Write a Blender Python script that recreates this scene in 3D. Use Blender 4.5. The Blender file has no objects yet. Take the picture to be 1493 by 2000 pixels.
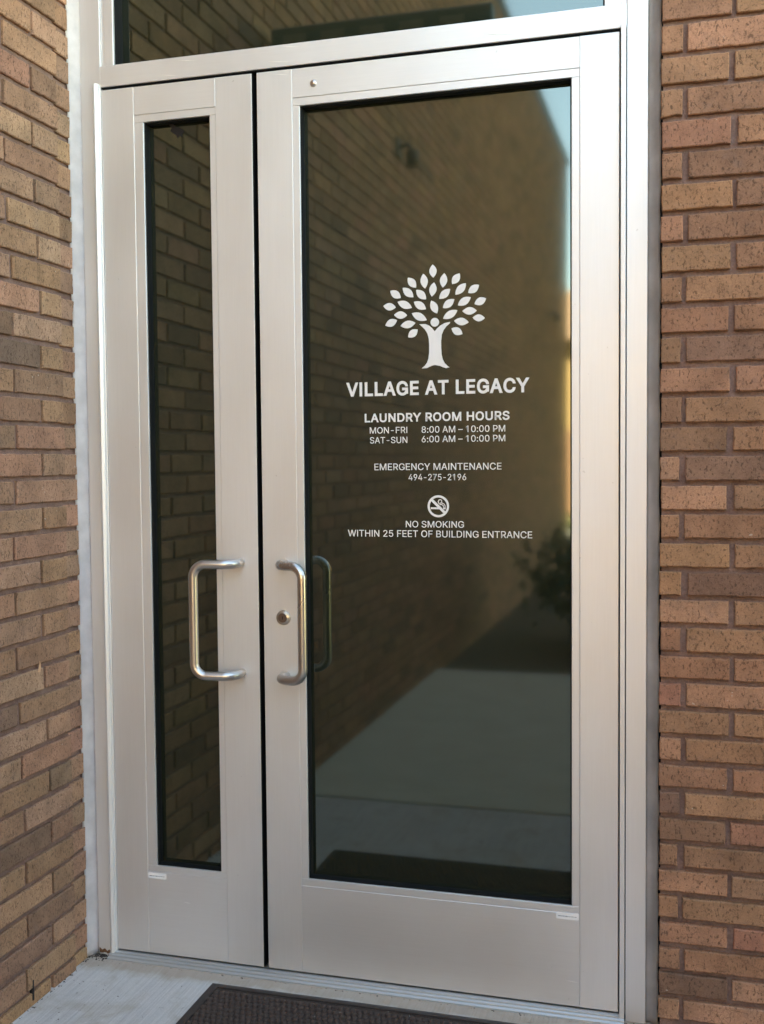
import bpy, bmesh, math, random, json
from mathutils import Vector, Matrix
random.seed(7)
S = bpy.context.scene
COL = S.collection
R = math.radians

# ------------------------------------------------------------------ camera
cam_data = bpy.data.cameras.new("camera")
cam = bpy.data.objects.new("camera", cam_data)
COL.objects.link(cam)
yaw, pitch, roll = R(-15.86), R(-2.68), R(-0.49)
fwd = Vector((math.sin(yaw) * math.cos(pitch), math.cos(yaw) * math.cos(pitch), math.sin(pitch)))
rt0 = Vector((math.cos(yaw), -math.sin(yaw), 0.0))
up0 = rt0.cross(fwd)
rt = math.cos(roll) * rt0 + math.sin(roll) * up0
up = -math.sin(roll) * rt0 + math.cos(roll) * up0
M = Matrix((rt, up, -fwd)).transposed().to_4x4()
M.translation = Vector((1.049, -2.576, 1.313))
cam.matrix_world = M
cam_data.sensor_fit = 'VERTICAL'
cam_data.sensor_height = 36.0
cam_data.lens = 36.0 * 2120.0 / 2000.0
cam_data.clip_start = 0.05
cam_data.clip_end = 2000.0
cam_data.dof.use_dof = True
cam_data.dof.focus_distance = 2.66
cam_data.dof.aperture_fstop = 2.6
S.camera = cam

# ------------------------------------------------------------------ world, sun, exposure
SUN_EL = R(38.0)
SUN_AZ = math.atan2(-0.58, 0.81)          # sun stands behind the building, to the left
world = bpy.data.worlds.new("World")
S.world = world
world.use_nodes = True
wn = world.node_tree
for n in list(wn.nodes):
    wn.nodes.remove(n)
wo = wn.nodes.new('ShaderNodeOutputWorld')
bg = wn.nodes.new('ShaderNodeBackground')
sky = wn.nodes.new('ShaderNodeTexSky')
sky.sky_type = 'NISHITA'
sky.sun_disc = False
sky.sun_elevation = SUN_EL
sky.sun_rotation = SUN_AZ
sky.air_density = 1.0
sky.dust_density = 0.0
sky.ozone_density = 1.6
bg.inputs['Strength'].default_value = 0.05
wn.links.new(sky.outputs[0], bg.inputs['Color'])
wn.links.new(bg.outputs[0], wo.inputs['Surface'])
sun_data = bpy.data.lights.new("sun", 'SUN')
sun_data.energy = 5.0
sun_data.angle = R(0.5)
sun_data.color = (1.0, 0.93, 0.82)
sun = bpy.data.objects.new("sun", sun_data)
COL.objects.link(sun)
to_sun = Vector((math.sin(SUN_AZ) * math.cos(SUN_EL), math.cos(SUN_AZ) * math.cos(SUN_EL), math.sin(SUN_EL)))
sun.rotation_euler = to_sun.to_track_quat('Z', 'Y').to_euler()
sun.location = (-8, 12, 14)
S.view_settings.view_transform = 'Standard'
S.view_settings.look = 'None'
S.view_settings.gamma = 1.0
S.view_settings.exposure = 4.95
S.view_settings.use_white_balance = True
S.view_settings.white_balance_temperature = 9300
S.view_settings.white_balance_tint = 5

# ------------------------------------------------------------------ helpers
ROOTLOC = {}

def tag(o, label, cat, group=None):
    o['label'] = label
    o['category'] = cat
    if group:
        o['group'] = group
    return o

def thing(name, label, cat, loc=(0, 0, 0), group=None):
    o = bpy.data.objects.new(name, None)
    COL.objects.link(o)
    o.location = loc
    o.empty_display_size = 0.1
    ROOTLOC[o.name] = Vector(loc)
    return tag(o, label, cat, group)

def obj(name, bm, mat, parent=None, smooth=False):
    """link bm (world coordinates) as one mesh object, optionally under a parent"""
    off = Vector((0, 0, 0))
    p = parent
    while p is not None:
        off = ROOTLOC.get(p.name, off) if p.parent is None else off
        p = p.parent
    if off.length:
        bmesh.ops.translate(bm, verts=bm.verts, vec=-off)
    me = bpy.data.meshes.new(name)
    bm.to_mesh(me)
    bm.free()
    if smooth:
        for f in me.polygons:
            f.use_smooth = True
    if mat is not None:
        me.materials.append(mat)
    o = bpy.data.objects.new(name, me)
    COL.objects.link(o)
    if parent is not None:
        o.parent = parent
    return o

def root_mesh(o, loc):
    """a single-mesh thing: put its origin at loc"""
    o.data.transform(Matrix.Translation(-Vector(loc)))
    o.location = loc
    return o

def box(bm, x0, x1, y0, y1, z0, z1, bev=0.0, seg=1):
    ret = bmesh.ops.create_cube(bm, size=1.0)
    vs = ret['verts']
    for v in vs:
        v.co = Vector(((x0 + x1) / 2 + v.co.x * (x1 - x0), (y0 + y1) / 2 + v.co.y * (y1 - y0), (z0 + z1) / 2 + v.co.z * (z1 - z0)))
    if bev > 0:
        es = list({e for v in vs for e in v.link_edges})
        bmesh.ops.bevel(bm, geom=es, offset=bev, segments=seg, affect='EDGES', profile=0.5)

def B(*a, **k):
    bm = bmesh.new()
    box(bm, *a, **k)
    return bm

def prism_x(bm, prof, x0, x1):
    """extrude a (y, z) profile along X"""
    a = [bm.verts.new((x0, y, z)) for y, z in prof]
    b = [bm.verts.new((x1, y, z)) for y, z in prof]
    n = len(prof)
    bm.faces.new(a)
    bm.faces.new(b[::-1])
    for i in range(n):
        bm.faces.new((a[i], b[i], b[(i + 1) % n], a[(i + 1) % n]))
    bmesh.ops.recalc_face_normals(bm, faces=bm.faces)

def prism_z(bm, prof, z0, z1):
    a = [bm.verts.new((x, y, z0)) for x, y in prof]
    b = [bm.verts.new((x, y, z1)) for x, y in prof]
    n = len(prof)
    bm.faces.new(a)
    bm.faces.new(b[::-1])
    for i in range(n):
        bm.faces.new((a[i], b[i], b[(i + 1) % n], a[(i + 1) % n]))
    bmesh.ops.recalc_face_normals(bm, faces=bm.faces)

def fillet(pts, r, n=8):
    out = [Vector(pts[0])]
    for i in range(1, len(pts) - 1):
        p0, p1, p2 = Vector(pts[i - 1]), Vector(pts[i]), Vector(pts[i + 1])
        a = (p0 - p1).normalized()
        b = (p2 - p1).normalized()
        ang = a.angle(b)
        d = r / math.tan(ang / 2)
        s, e = p1 + a * d, p1 + b * d
        c = p1 + (a + b).normalized() * (r / math.sin(ang / 2))
        u, v = s - c, e - c
        tot = u.angle(v)
        ax = u.cross(v).normalized()
        for k in range(n + 1):
            out.append(c + Matrix.Rotation(tot * k / n, 3, ax) @ u)
    out.append(Vector(pts[-1]))
    return out

def tube(bm, pts, r, seg=20, cap=True):
    pts = [Vector(p) for p in pts]
    t = (pts[1] - pts[0]).normalized()
    nrm = t.orthogonal().normalized()
    rings = []
    for i, p in enumerate(pts):
        if i == 0:
            t2 = (pts[1] - pts[0]).normalized()
        elif i == len(pts) - 1:
            t2 = (pts[-1] - pts[-2]).normalized()
        else:
            t2 = ((pts[i] - pts[i - 1]).normalized() + (pts[i + 1] - pts[i]).normalized()).normalized()
        q = t.rotation_difference(t2)
        nrm = (q @ nrm).normalized()
        t = t2
        bi = t.cross(nrm)
        rings.append([bm.verts.new(p + r * (math.cos(2 * math.pi * k / seg) * nrm + math.sin(2 * math.pi * k / seg) * bi)) for k in range(seg)])
    for a, b in zip(rings, rings[1:]):
        for k in range(seg):
            bm.faces.new((a[k], a[(k + 1) % seg], b[(k + 1) % seg], b[k]))
    if cap:
        bm.faces.new(rings[0][::-1])
        bm.faces.new(rings[-1])

def lathe_y(bm, cx, cz, prof, seg=32):
    """revolve (radius, y) profile about the Y axis through (cx, cz)"""
    rings = []
    for r, y in prof:
        if r < 1e-6:
            rings.append([bm.verts.new((cx, y, cz))])
        else:
            rings.append([bm.verts.new((cx + r * math.cos(2 * math.pi * k / seg), y, cz + r * math.sin(2 * math.pi * k / seg))) for k in range(seg)])
    for a, b in zip(rings, rings[1:]):
        for k in range(seg):
            k2 = (k + 1) % seg
            if len(a) == 1:
                bm.faces.new((a[0], b[k], b[k2]))
            elif len(b) == 1:
                bm.faces.new((a[k], b[0], a[k2]))
            else:
                bm.faces.new((a[k], b[k], b[k2], a[k2]))
    bmesh.ops.recalc_face_normals(bm, faces=bm.faces)

def flat_poly(bm, pts, y0, y1):
    """polygon in the (x, z) plane, extruded from y0 (front) to y1"""
    a = [bm.verts.new((x, y0, z)) for x, z in pts]
    b = [bm.verts.new((x, y1, z)) for x, z in pts]
    n = len(pts)
    f = bm.faces.new(a)
    for i in range(n):
        bm.faces.new((a[i], b[i], b[(i + 1) % n], a[(i + 1) % n]))
    f.normal_update()
    bmesh.ops.recalc_face_normals(bm, faces=bm.faces)

# ------------------------------------------------------------------ materials
class NT:
    def __init__(s, name):
        s.m = bpy.data.materials.new(name)
        s.m.use_nodes = True
        s.t = s.m.node_tree
        s.p = s.t.nodes['Principled BSDF']
        s.tc = s.t.nodes.new('ShaderNodeTexCoord')
        s.out = s.t.nodes['Material Output']
    def n(s, typ, **kw):
        x = s.t.nodes.new(typ)
        for k, v in kw.items():
            if k.startswith('i_'):
                x.inputs[k[2:].replace('_', ' ')].default_value = v
            else:
                setattr(x, k, v)
        return x
    def l(s, a, b):
        s.t.links.new(a, b)
    def set(s, **kw):
        for k, v in kw.items():
            s.p.inputs[k.replace('_', ' ')].default_value = v
    def coords(s, scale=(1, 1, 1), src=None):
        mp = s.n('ShaderNodeMapping')
        mp.inputs['Scale'].default_value = scale
        s.l(src if src is not None else s.tc.outputs['Object'], mp.inputs['Vector'])
        return mp.outputs[0]
    def noise(s, vec, scale, detail=4, rough=0.55, dist=0.0):
        x = s.n('ShaderNodeTexNoise')
        x.inputs['Scale'].default_value = scale
        x.inputs['Detail'].default_value = detail
        x.inputs['Roughness'].default_value = rough
        x.inputs['Distortion'].default_value = dist
        s.l(vec, x.inputs['Vector'])
        return x.outputs['Fac']
    def ramp(s, fac, stops):
        x = s.n('ShaderNodeValToRGB')
        cr = x.color_ramp
        while len(cr.elements) < len(stops):
            cr.elements.new(0.5)
        for e, (p, c) in zip(cr.elements, stops):
            e.position = p
            e.color = (c, c, c, 1) if isinstance(c, (int, float)) else (*c, 1)
        s.l(fac, x.inputs[0])
        return x.outputs[0]
    def mix(s, fac, a, b, mode='MIX'):
        x = s.n('ShaderNodeMix', data_type='RGBA', blend_type=mode)
        for v, i in ((fac, 0), (a, 6), (b, 7)):
            if isinstance(v, (int, float)):
                x.inputs[i].default_value = v
            elif isinstance(v, tuple):
                x.inputs[i].default_value = (*v, 1)
            else:
                s.l(v, x.inputs[i])
        return x.outputs[2]
    def math(s, op, a, b=None):
        x = s.n('ShaderNodeMath', operation=op)
        for i, v in enumerate((a, b)):
            if v is None:
                continue
            if isinstance(v, (int, float)):
                x.inputs[i].default_value = v
            else:
                s.l(v, x.inputs[i])
        return x.outputs[0]
    def bump(s, h, strength, dist):
        x = s.n('ShaderNodeBump')
        x.inputs['Strength'].default_value = strength
        x.inputs['Distance'].default_value = dist
        s.l(h, x.inputs['Height'])
        s.l(x.outputs[0], s.p.inputs['Normal'])
        return x

def simple(name, col, rough=0.6, metal=0.0, var=0.12, scale=30, bump=0.0):
    t = NT(name)
    t.set(Roughness=rough, Metallic=metal)
    c = t.coords()
    f = t.noise(c, scale, 5)
    lo = tuple(v * (1 - var) for v in col)
    hi = tuple(min(1, v * (1 + var)) for v in col)
    t.l(t.ramp(f, [(0.3, lo), (0.7, hi)]), t.p.inputs['Base Color'])
    if bump:
        t.bump(f, bump, 0.002)
    return t.m

def mat_alu(name, stretch, col=(0.79, 0.785, 0.785), rough=0.53, metal=0.83):
    t = NT(name)
    t.set(Metallic=metal)
    c = t.coords(stretch)
    grain = t.noise(c, 260, 3)
    big = t.noise(t.coords((1, 1, 0.6)), 3.5, 4)
    fine = t.noise(t.coords(), 900, 2)
    col1 = t.ramp(big, [(0.3, tuple(v * 0.95 for v in col)), (0.7, tuple(min(1, v * 1.03) for v in col))])
    g = t.ramp(grain, [(0.3, 0.975), (0.7, 1.0)])
    colm = t.mix(1.0, col1, g, 'MULTIPLY')
    # a few tiny dings and specks
    sp = t.noise(t.coords(), 75, 2)
    spm = t.ramp(sp, [(0.765, 0.0), (0.79, 1.0)])
    colm = t.mix(t.math('MULTIPLY', spm, 0.25), colm, (0.30, 0.27, 0.25))
    t.l(colm, t.p.inputs['Base Color'])
    rr = t.ramp(big, [(0.3, rough - 0.04), (0.7, rough + 0.05)])
    t.l(rr, t.p.inputs['Roughness'])
    h = t.math('ADD', t.math('MULTIPLY', grain, 0.6), t.math('MULTIPLY', fine, 0.4))
    t.bump(h, 0.06, 0.0005)
    return t.m

def mat_brick(name):
    t = NT(name)
    at = t.n('ShaderNodeAttribute', attribute_name='tint')
    sep = t.n('ShaderNodeSeparateColor')
    at2 = t.n('ShaderNodeAttribute', attribute_name='seed')
    # shift the texture per brick so that no pattern runs across joints
    va = t.n('ShaderNodeVectorMath', operation='ADD')
    t.l(t.tc.outputs['Object'], va.inputs[0])
    t.l(at2.outputs['Vector'], va.inputs[1])
    base = va.outputs[0]
    warp = t.n('ShaderNodeTexNoise', i_Scale=70.0, i_Detail=2.0)
    t.l(base, warp.inputs['Vector'])
    wv = t.n('ShaderNodeVectorMath', operation='MULTIPLY_ADD')
    t.l(warp.outputs['Color'], wv.inputs[0])
    wv.inputs[1].default_value = (0.02, 0.02, 0.02)
    t.l(base, wv.inputs[2])
    # short curly drag cracks
    vo = t.n('ShaderNodeTexVoronoi', feature='DISTANCE_TO_EDGE', i_Scale=88.0)
    t.l(t.coords((1.0, 1.0, 0.75), wv.outputs[0]), vo.inputs['Vector'])
    crack = t.ramp(vo.outputs['Distance'], [(0.0, 1.0), (0.050, 0.0)])
    gate = t.ramp(t.noise(base, 42, 3), [(0.42, 0.0), (0.56, 1.0)])
    crack = t.math('MULTIPLY', crack, gate)
    # pits
    pit = t.ramp(t.noise(t.coords((1, 1, 0.5), base), 210, 2, 0.5), [(0.60, 0.0), (0.66, 1.0)])
    dark = t.math('MINIMUM', t.math('ADD', crack, pit), 1.0)
    # broad tone and a light drag haze
    tone = t.ramp(t.noise(base, 13, 5), [(0.25, 0.70), (0.75, 1.20)])
    fine = t.ramp(t.noise(base, 330, 3), [(0.25, 0.80), (0.75, 1.17)])
    c = t.mix(1.0, at.outputs['Color'], tone, 'MULTIPLY')
    c = t.mix(1.0, c, fine, 'MULTIPLY')
    c = t.mix(t.math('MULTIPLY', dark, 0.62), c, (0.06, 0.035, 0.022))
    # mortar smears and rare white lime specks
    lime = t.ramp(t.noise(base, 95, 1), [(0.79, 0.0), (0.81, 1.0)])
    c = t.mix(t.math('MULTIPLY', lime, 0.55), c, (0.55, 0.47, 0.40))
    smear = t.ramp(t.noise(base, 24, 4), [(0.60, 0.0), (0.78, 1.0)])
    c = t.mix(t.math('MULTIPLY', smear, 0.35), c, (0.20, 0.135, 0.115))
    t.l(c, t.p.inputs['Base Color'])
    t.set(Roughness=0.88, Specular_IOR_Level=0.25)
    h = t.math('SUBTRACT', t.math('MULTIPLY', t.noise(base, 120, 4), 0.6), t.math('MULTIPLY', dark, 0.8))
    t.bump(h, 0.55, 0.0022)
    return t.m

def mat_mortar():
    t = NT('mortar')
    c = t.coords()
    f = t.noise(c, 26, 6)
    g = t.noise(c, 240, 4)
    a = t.ramp(f, [(0.3, (0.195, 0.118, 0.098)), (0.7, (0.290, 0.185, 0.155))])
    b = t.ramp(g, [(0.3, 0.78), (0.7, 1.12)])
    t.l(t.mix(1.0, a, b, 'MULTIPLY'), t.p.inputs['Base Color'])
    t.set(Roughness=0.95, Specular_IOR_Level=0.15)
    h = t.math('ADD', g, t.math('MULTIPLY', f, 1.5))
    t.bump(h, 0.7, 0.003)
    return t.m

def mat_concrete(name, c0, c1, broom=(90, 2.2, 1), stain=True, band=False):
    t = NT(name)
    c = t.coords()
    f = t.noise(c, 4.5, 7, 0.6)
    br = t.noise(t.coords((broom[0] / 30, broom[1] / 30, 1)), 60, 3, 0.6)
    g = t.noise(c, 420, 3)
    base = t.ramp(f, [(0.28, c0), (0.72, c1)])
    base = t.mix(1.0, base, t.ramp(br, [(0.32, 0.88), (0.62, 1.04)]), 'MULTIPLY')
    base = t.mix(1.0, base, t.ramp(g, [(0.2, 0.86), (0.8, 1.10)]), 'MULTIPLY')
    if stain:
        s1 = t.ramp(t.noise(c, 9, 4, 0.6, 0.6), [(0.52, 0.0), (0.70, 1.0)])
        base = t.mix(t.math('MULTIPLY', s1, 0.5), base, (0.36, 0.285, 0.21))
        s2 = t.ramp(t.noise(c, 31, 5, 0.65, 0.8), [(0.655, 0.0), (0.72, 1.0)])
        base = t.mix(t.math('MULTIPLY', s2, 0.65), base, (0.09, 0.078, 0.068))
    if band:
        sx = t.n('ShaderNodeSeparateXYZ')
        t.l(c, sx.inputs[0])
        wob = t.math('MULTIPLY', t.noise(c, 14, 4), 0.09)
        m = t.ramp(t.math('ADD', t.math('ADD', sx.outputs[1], 0.055), wob), [(0.0, 0.0), (0.035, 1.0)])
        base = t.mix(t.math('MULTIPLY', m, 0.62), base, (0.34, 0.235, 0.15))
    t.l(base, t.p.inputs['Base Color'])
    t.set(Roughness=0.9, Specular_IOR_Level=0.3)
    t.bump(t.math('ADD', t.math('MULTIPLY', br, 1.0), t.math('MULTIPLY', g, 0.35)), 0.5, 0.003)
    return t.m

def mat_glass():
    """tinted reflective double glazing over an unlit interior"""
    t = NT('tinted_glass')
    t.set(Base_Color=(0.0125, 0.0140, 0.0075, 1), Roughness=0.02, Specular_IOR_Level=0.5)
    gl = t.n('ShaderNodeBsdfGlossy')
    gl.inputs['Roughness'].default_value = 0.048
    gl.inputs['Color'].default_value = (0.75, 0.90, 0.80, 1)
    # very slight waviness of the pane
    wv = t.noise(t.coords((1, 1, 0.5)), 2.6, 1)
    bp = t.n('ShaderNodeBump', i_Strength=0.10, i_Distance=0.004)
    t.l(wv, bp.inputs['Height'])
    t.l(bp.outputs[0], gl.inputs['Normal'])
    fr = t.n('ShaderNodeFresnel', i_IOR=1.5)
    k = t.math('MULTIPLY', fr.outputs[0], 1.6)
    add = t.math('ADD', k, GLASS_BASE)
    ms = t.n('ShaderNodeMixShader')
    t.l(t.math('MINIMUM', add, 1.0), ms.inputs[0])
    t.l(t.p.outputs[0], ms.inputs[1])
    t.l(gl.outputs[0], ms.inputs[2])
    t.l(ms.outputs[0], t.out.inputs['Surface'])
    return t.m
GLASS_BASE = 0.052

ALU_V = mat_alu('anodised_aluminium_upright', (1, 1, 0.03))
ALU_H = mat_alu('anodised_aluminium_rail', (0.03, 1, 1))
STEEL = mat_alu('brushed_stainless_steel', (1, 1, 0.05), (0.56, 0.52, 0.49), 0.29, 0.95)
BRICK = mat_brick('wire_cut_brick')
MORTAR = mat_mortar()
GLASS = mat_glass()
RUBBER = simple('black_gasket_rubber', (0.005, 0.0055, 0.006), 0.7)
RUBBER.node_tree.nodes['Principled BSDF'].inputs['Specular IOR Level'].default_value = 0.2
VINYL = simple('white_vinyl', (0.82, 0.785, 0.76), 0.55, var=0.03)
SEAL_W = simple('weathered_white_sealant', (0.86, 0.81, 0.81), 0.65, var=0.10, scale=22, bump=0.25)
SEAL_G = simple('grey_sealant', (0.56, 0.52, 0.50), 0.75, var=0.22, scale=9, bump=0.3)

# ------------------------------------------------------------------ ground
FLOOR = -0.02
def structure(name, bm, mat):
    o = obj(name, bm, mat)
    o['kind'] = 'structure'
    return o

def sheet(x0, x1, y0, y1, z):
    bm = bmesh.new()
    bm.faces.new([bm.verts.new(p) for p in ((x0, y0, z), (x1, y0, z), (x1, y1, z), (x0, y1, z))])
    return bm

CONC = mat_concrete('broomed_concrete', (0.49, 0.45, 0.42), (0.60, 0.555, 0.52), band=True)
CONC2 = mat_concrete('walkway_concrete', (0.55, 0.50, 0.39), (0.64, 0.585, 0.47), broom=(2.2, 90, 1), stain=False)
structure('ground', sheet(-150, 150, -300, 150, -0.12), simple('dry_grass_ground', (0.11, 0.115, 0.05), 0.95, var=0.35, scale=6))
structure('entry_pad', B(-0.52, 3.2, -1.405, 0.10, -0.118, FLOOR, bev=0.006, seg=2), CONC)
structure('path', B(-0.52, 3.2, -4.10, -1.418, -0.118, FLOOR + 0.002, bev=0.008, seg=2), CONC2)
structure('planting_bed', B(-0.50, 3.2, -9.5, -4.104, -0.118, -0.045), simple('bark_mulch', (0.055, 0.036, 0.022), 0.95, var=0.5, scale=45, bump=0.8))
structure('road', sheet(-60, 60, -20, -13.5, -0.112), simple('asphalt', (0.05, 0.05, 0.052), 0.9, scale=60))

# ------------------------------------------------------------------ brick walls
PAL = [(0.398, 0.213, 0.129), (0.375, 0.199, 0.121), (0.414, 0.228, 0.144), (0.339, 0.178, 0.109), (0.413, 0.212, 0.134),
       (0.298, 0.162, 0.104), (0.252, 0.144, 0.1), (0.423, 0.23, 0.129), (0.415, 0.202, 0.135), (0.355, 0.191, 0.123)]
WT = [5, 5, 4, 4, 4, 3, 2, 2, 2, 4]
JOINT = 0.0125

def ring_pts(u0, u1, v0, v1, nu, nv):
    p = []
    p += [(u0 + (u1 - u0) * i / nu, v0) for i in range(nu)]
    p += [(u1, v0 + (v1 - v0) * i / nv) for i in range(nv)]
    p += [(u1 - (u1 - u0) * i / nu, v1) for i in range(nu)]
    p += [(u0, v1 - (v1 - v0) * i / nv) for i in range(nv)]
    return p

class Bricks:
    """collects separate bricks of one wall face; every brick gets its own tone and texture offset"""
    def __init__(s, rng, cast=(1, 1, 1)):
        s.cast = cast
        s.V, s.F, s.T, s.D, s.rng = [], [], [], [], rng
    def brick(s, frame, u0, u1, v0, v1, fine):
        rg = s.rng
        t = rg.choices(PAL, WT)[0]
        k = rg.uniform(0.86, 1.10)
        t = tuple(x * k * c_ * rg.uniform(0.97, 1.03) for x, c_ in zip(t, s.cast))
        sd = (rg.uniform(0, 40), rg.uniform(0, 40), rg.uniform(0, 40))
        j = 0.0012
        u0 += rg.uniform(-j, j) * 1.5; u1 += rg.uniform(-j, j) * 1.5
        v0 += rg.uniform(-j, j); v1 += rg.uniform(-j, j)
        dz = rg.uniform(-0.0010, 0.0008)
        tl = rg.uniform(-0.0007, 0.0007)
        ti = rg.uniform(-0.0005, 0.0005)
        if fine:
            nu, nv = max(2, int((u1 - u0) / 0.011)), 4
        else:
            nu, nv = 1, 1
        c = 0.0022
        rings = [ring_pts(u0, u1, v0, v1, nu, nv), ring_pts(u0, u1, v0, v1, nu, nv), ring_pts(u0 + c, u1 - c, v0 + c, v1 - c, nu, nv)]
        n = len(rings[0])
        b0 = len(s.V)
        um, vm = (u0 + u1) / 2, (v0 + v1) / 2
        jit = [(rg.gauss(0, 0.0005), rg.gauss(0, 0.0005)) if fine else (0, 0) for _ in range(n)]
        chips = [0.0] * n
        if fine:
            for _ in range(rg.choice((0, 0, 1, 1, 2))):
                chips[rg.randrange(n)] = rg.uniform(0.0008, 0.0028)
        for ri, ring in enumerate(rings):
            for i, (u, v) in enumerate(ring):
                ju, jv = jit[i]
                if ri:
                    ju += chips[i] * (1 if u < um else -1) * 0.7
                    jv += chips[i] * (1 if v < vm else -1)
                d = (-0.016, -0.0022, 0.0)[ri] + dz + tl * (v - vm) / 0.03 + ti * (u - um) / 0.1
                s.V.append(frame(u + ju, v + jv, d))
        for ri in range(2):
            for i in range(n):
                a, b = b0 + ri * n + i, b0 + ri * n + (i + 1) % n
                s.F.append((a, b, b + n, a + n))
        s.F.append(tuple(b0 + 2 * n + i for i in range(n)))
        s.T += [t] * (2 * n + 1)
        s.D += [sd] * (2 * n + 1)
    def build(s, name, parent):
        me = bpy.data.meshes.new(name)
        off = ROOTLOC[parent.name]
        me.from_pydata([Vector(v) - off for v in s.V], [], s.F)
        ca = me.attributes.new('tint', 'FLOAT_COLOR', 'FACE')
        ca.data.foreach_set('color', [x for t in s.T for x in (*t, 1.0)])
        sa = me.attributes.new('seed', 'FLOAT_VECTOR', 'FACE')
        sa.data.foreach_set('vector', [x for t in s.D for x in t])
        me.materials.append(BRICK)
        me.validate()
        o = bpy.data.objects.new(name, me)
        COL.objects.link(o)
        o.parent = parent
        return o

def courses(k0, k1, z):
    """brick bottoms: z(k) is fitted to the wall's own, slightly uneven coursing"""
    return [(k, z(k), z(k - 1)) for k in range(k0, k1)]

# left wall: coursing read off the corner
def zl(k):
    if k < 0:
        return 2.4335 - 0.0682 * k
    return 2.4335 - 0.0682 * k + 0.0000345 * k * k
def zr(k):
    if k < 0:
        return 2.2880 - 0.0708 * k
    return 2.2880 - 0.0708 * k + 0.000168 * k * k

rng = random.Random(11)
LW = thing('brick_wall', 'tan brick side wall running towards the viewer left of the doors', 'brick wall', (-0.55, -1.0, 0))
LX, LXS, LY = -0.503, -0.5115, -0.100
WALL_END, WALL_TOP = -11.75, 5.12
fl = lambda u, v, d: (LX + d, -u, v)           # u runs away from the doors
fs = lambda u, v, d: (LXS + d, -u, v)
bk = Bricks(rng, (0.97, 1.02, 1.02))
for k, zb, zt in courses(-39, 39, zl):
    v0, v1 = zb, zt - JOINT
    if v1 < FLOOR or zt > WALL_TOP:
        continue
    drift = 0.010 * math.sin(k * 0.35) + rng.uniform(-0.004, 0.004)
    first = 0.100 + (0.098 if k % 2 else 0.211) + drift
    u = 0.1005
    e = first
    vis = 0 <= k or zb < 2.75
    while u < -WALL_END:
        bk.brick(fl, u, min(e, -WALL_END), v0, v1, vis and u < 0.9)
        u = e + 0.0120 + rng.uniform(-0.0015, 0.0015)
        e = u + 0.2180 + rng.uniform(-0.003, 0.003)
    # the set-back strip between the corner and the door frame
    w = rng.uniform(-0.002, 0.002)
    bk.brick(fs, 0.030, 0.104, v0 + w, v1 + w, vis)
bk.build('bricks', LW)
bm = bmesh.new()
box(bm, -5.0, LX - 0.0090, WALL_END + 0.01, LY - 0.004, -0.119, WALL_TOP)
box(bm, -5.0, LXS - 0.0090, LY - 0.004, 0.40, -0.119, 3.055)
obj('mortar', bm, MORTAR, LW)
obj('coping', B(-5.05, LX + 0.03, WALL_END - 0.03, LY, WALL_TOP + 0.002, WALL_TOP + 0.07, bev=0.006), simple('dark_metal_coping', (0.06, 0.055, 0.05), 0.5), LW)
# open weep joint with its dark slot, low in the wall
obj('weep_vent', B(LX - 0.010, LX + 0.0012, -0.2985, -0.2915, -0.008, 0.044, bev=0.0015), simple('weep_slot', (0.012, 0.010, 0.009), 0.9), LW)
bm = bmesh.new()
bmesh.ops.create_circle(bm, cap_ends=True, segments=7, radius=1.0)
for v, (y, z) in zip(bm.verts, [(-0.246, 0.798), (-0.236, 0.797), (-0.232, 0.806), (-0.2335, 0.818), (-0.2375, 0.827), (-0.2395, 0.816), (-0.2435, 0.807)]):
    v.co = (LX + 0.0014, y, z)
obj('brick_chip', bm, simple('fresh_brick_spall', (0.60, 0.34, 0.19), 0.9), LW)

RW = thing('brick_wall', 'speckled tan brick wall facing the viewer right of the doors', 'brick wall', (2.0, 0.0, 0))
RY = -0.030
fr_ = lambda u, v, d: (u, RY - d, v)
bk = Bricks(rng, (1.02, 0.97, 0.92))
END_R = 4.6
for k, zb, zt in courses(-62, 36, zr):
    v0, v1 = zb, zt - JOINT
    if v1 < FLOOR or zt > 6.5:
        continue
    over = v0 > 3.06
    u = 0.984
    e = (1.131 if k % 2 == 0 else 1.027) + rng.uniform(-0.004, 0.004)
    if over:
        u, e = -0.49, -0.49 + (0.203 if k % 2 == 0 else 0.10)
    elif v1 > 3.04:
        pass
    while u < END_R:
        bk.brick(fr_, u, min(e, END_R), v0, v1, (not over) and u < 1.5 and v0 < 2.6)
        u = e + 0.0118 + rng.uniform(-0.0015, 0.0015)
        e = u + 0.2035 + rng.uniform(-0.003, 0.003)
bk.build('bricks', RW)
bm = bmesh.new()
box(bm, 0.9865, END_R, RY + 0.0115, 0.40, -0.119, 6.5)
box(bm, -5.0, 0.9865, RY + 0.0115, 0.40, 3.062, 6.5)
obj('mortar', bm, MORTAR, RW)
obj('coping', B(-5.0, END_R + 0.03, RY - 0.04, 0.44, 6.502, 6.57, bev=0.006), simple('dark_metal_coping_front', (0.06, 0.055, 0.05), 0.5), RW)

OW = thing('brick_wall', 'unseen tan brick wall facing the side wall across the walkway, added to block low sky light', 'brick wall', (3.0, -3.5, 0))  # out of view, added so the lower doorway gets less sky light
bk = Bricks(rng)
fo = lambda u, v, d: (2.90 - d, -u, v)
zo = lambda k: 2.3 - 0.066 * k
for k, zb, zt in courses(0, 36, zo):
    u = 0.7
    e = u + (0.21 if k % 2 else 0.10)
    while u < 6.4:
        bk.brick(fo, u, min(e, 6.4), zb, zt - JOINT, False)
        u = e + 0.012
        e = u + 0.215
bk.build('bricks', OW)
obj('mortar', B(2.9085, 3.15, -6.39, -0.71, -0.119, 2.30), MORTAR, OW)
obj('coping', B(2.87, 3.18, -6.43, -0.67, 2.362, 2.42, bev=0.006), simple('pale_stone_coping', (0.34, 0.31, 0.27), 0.8), OW)

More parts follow.
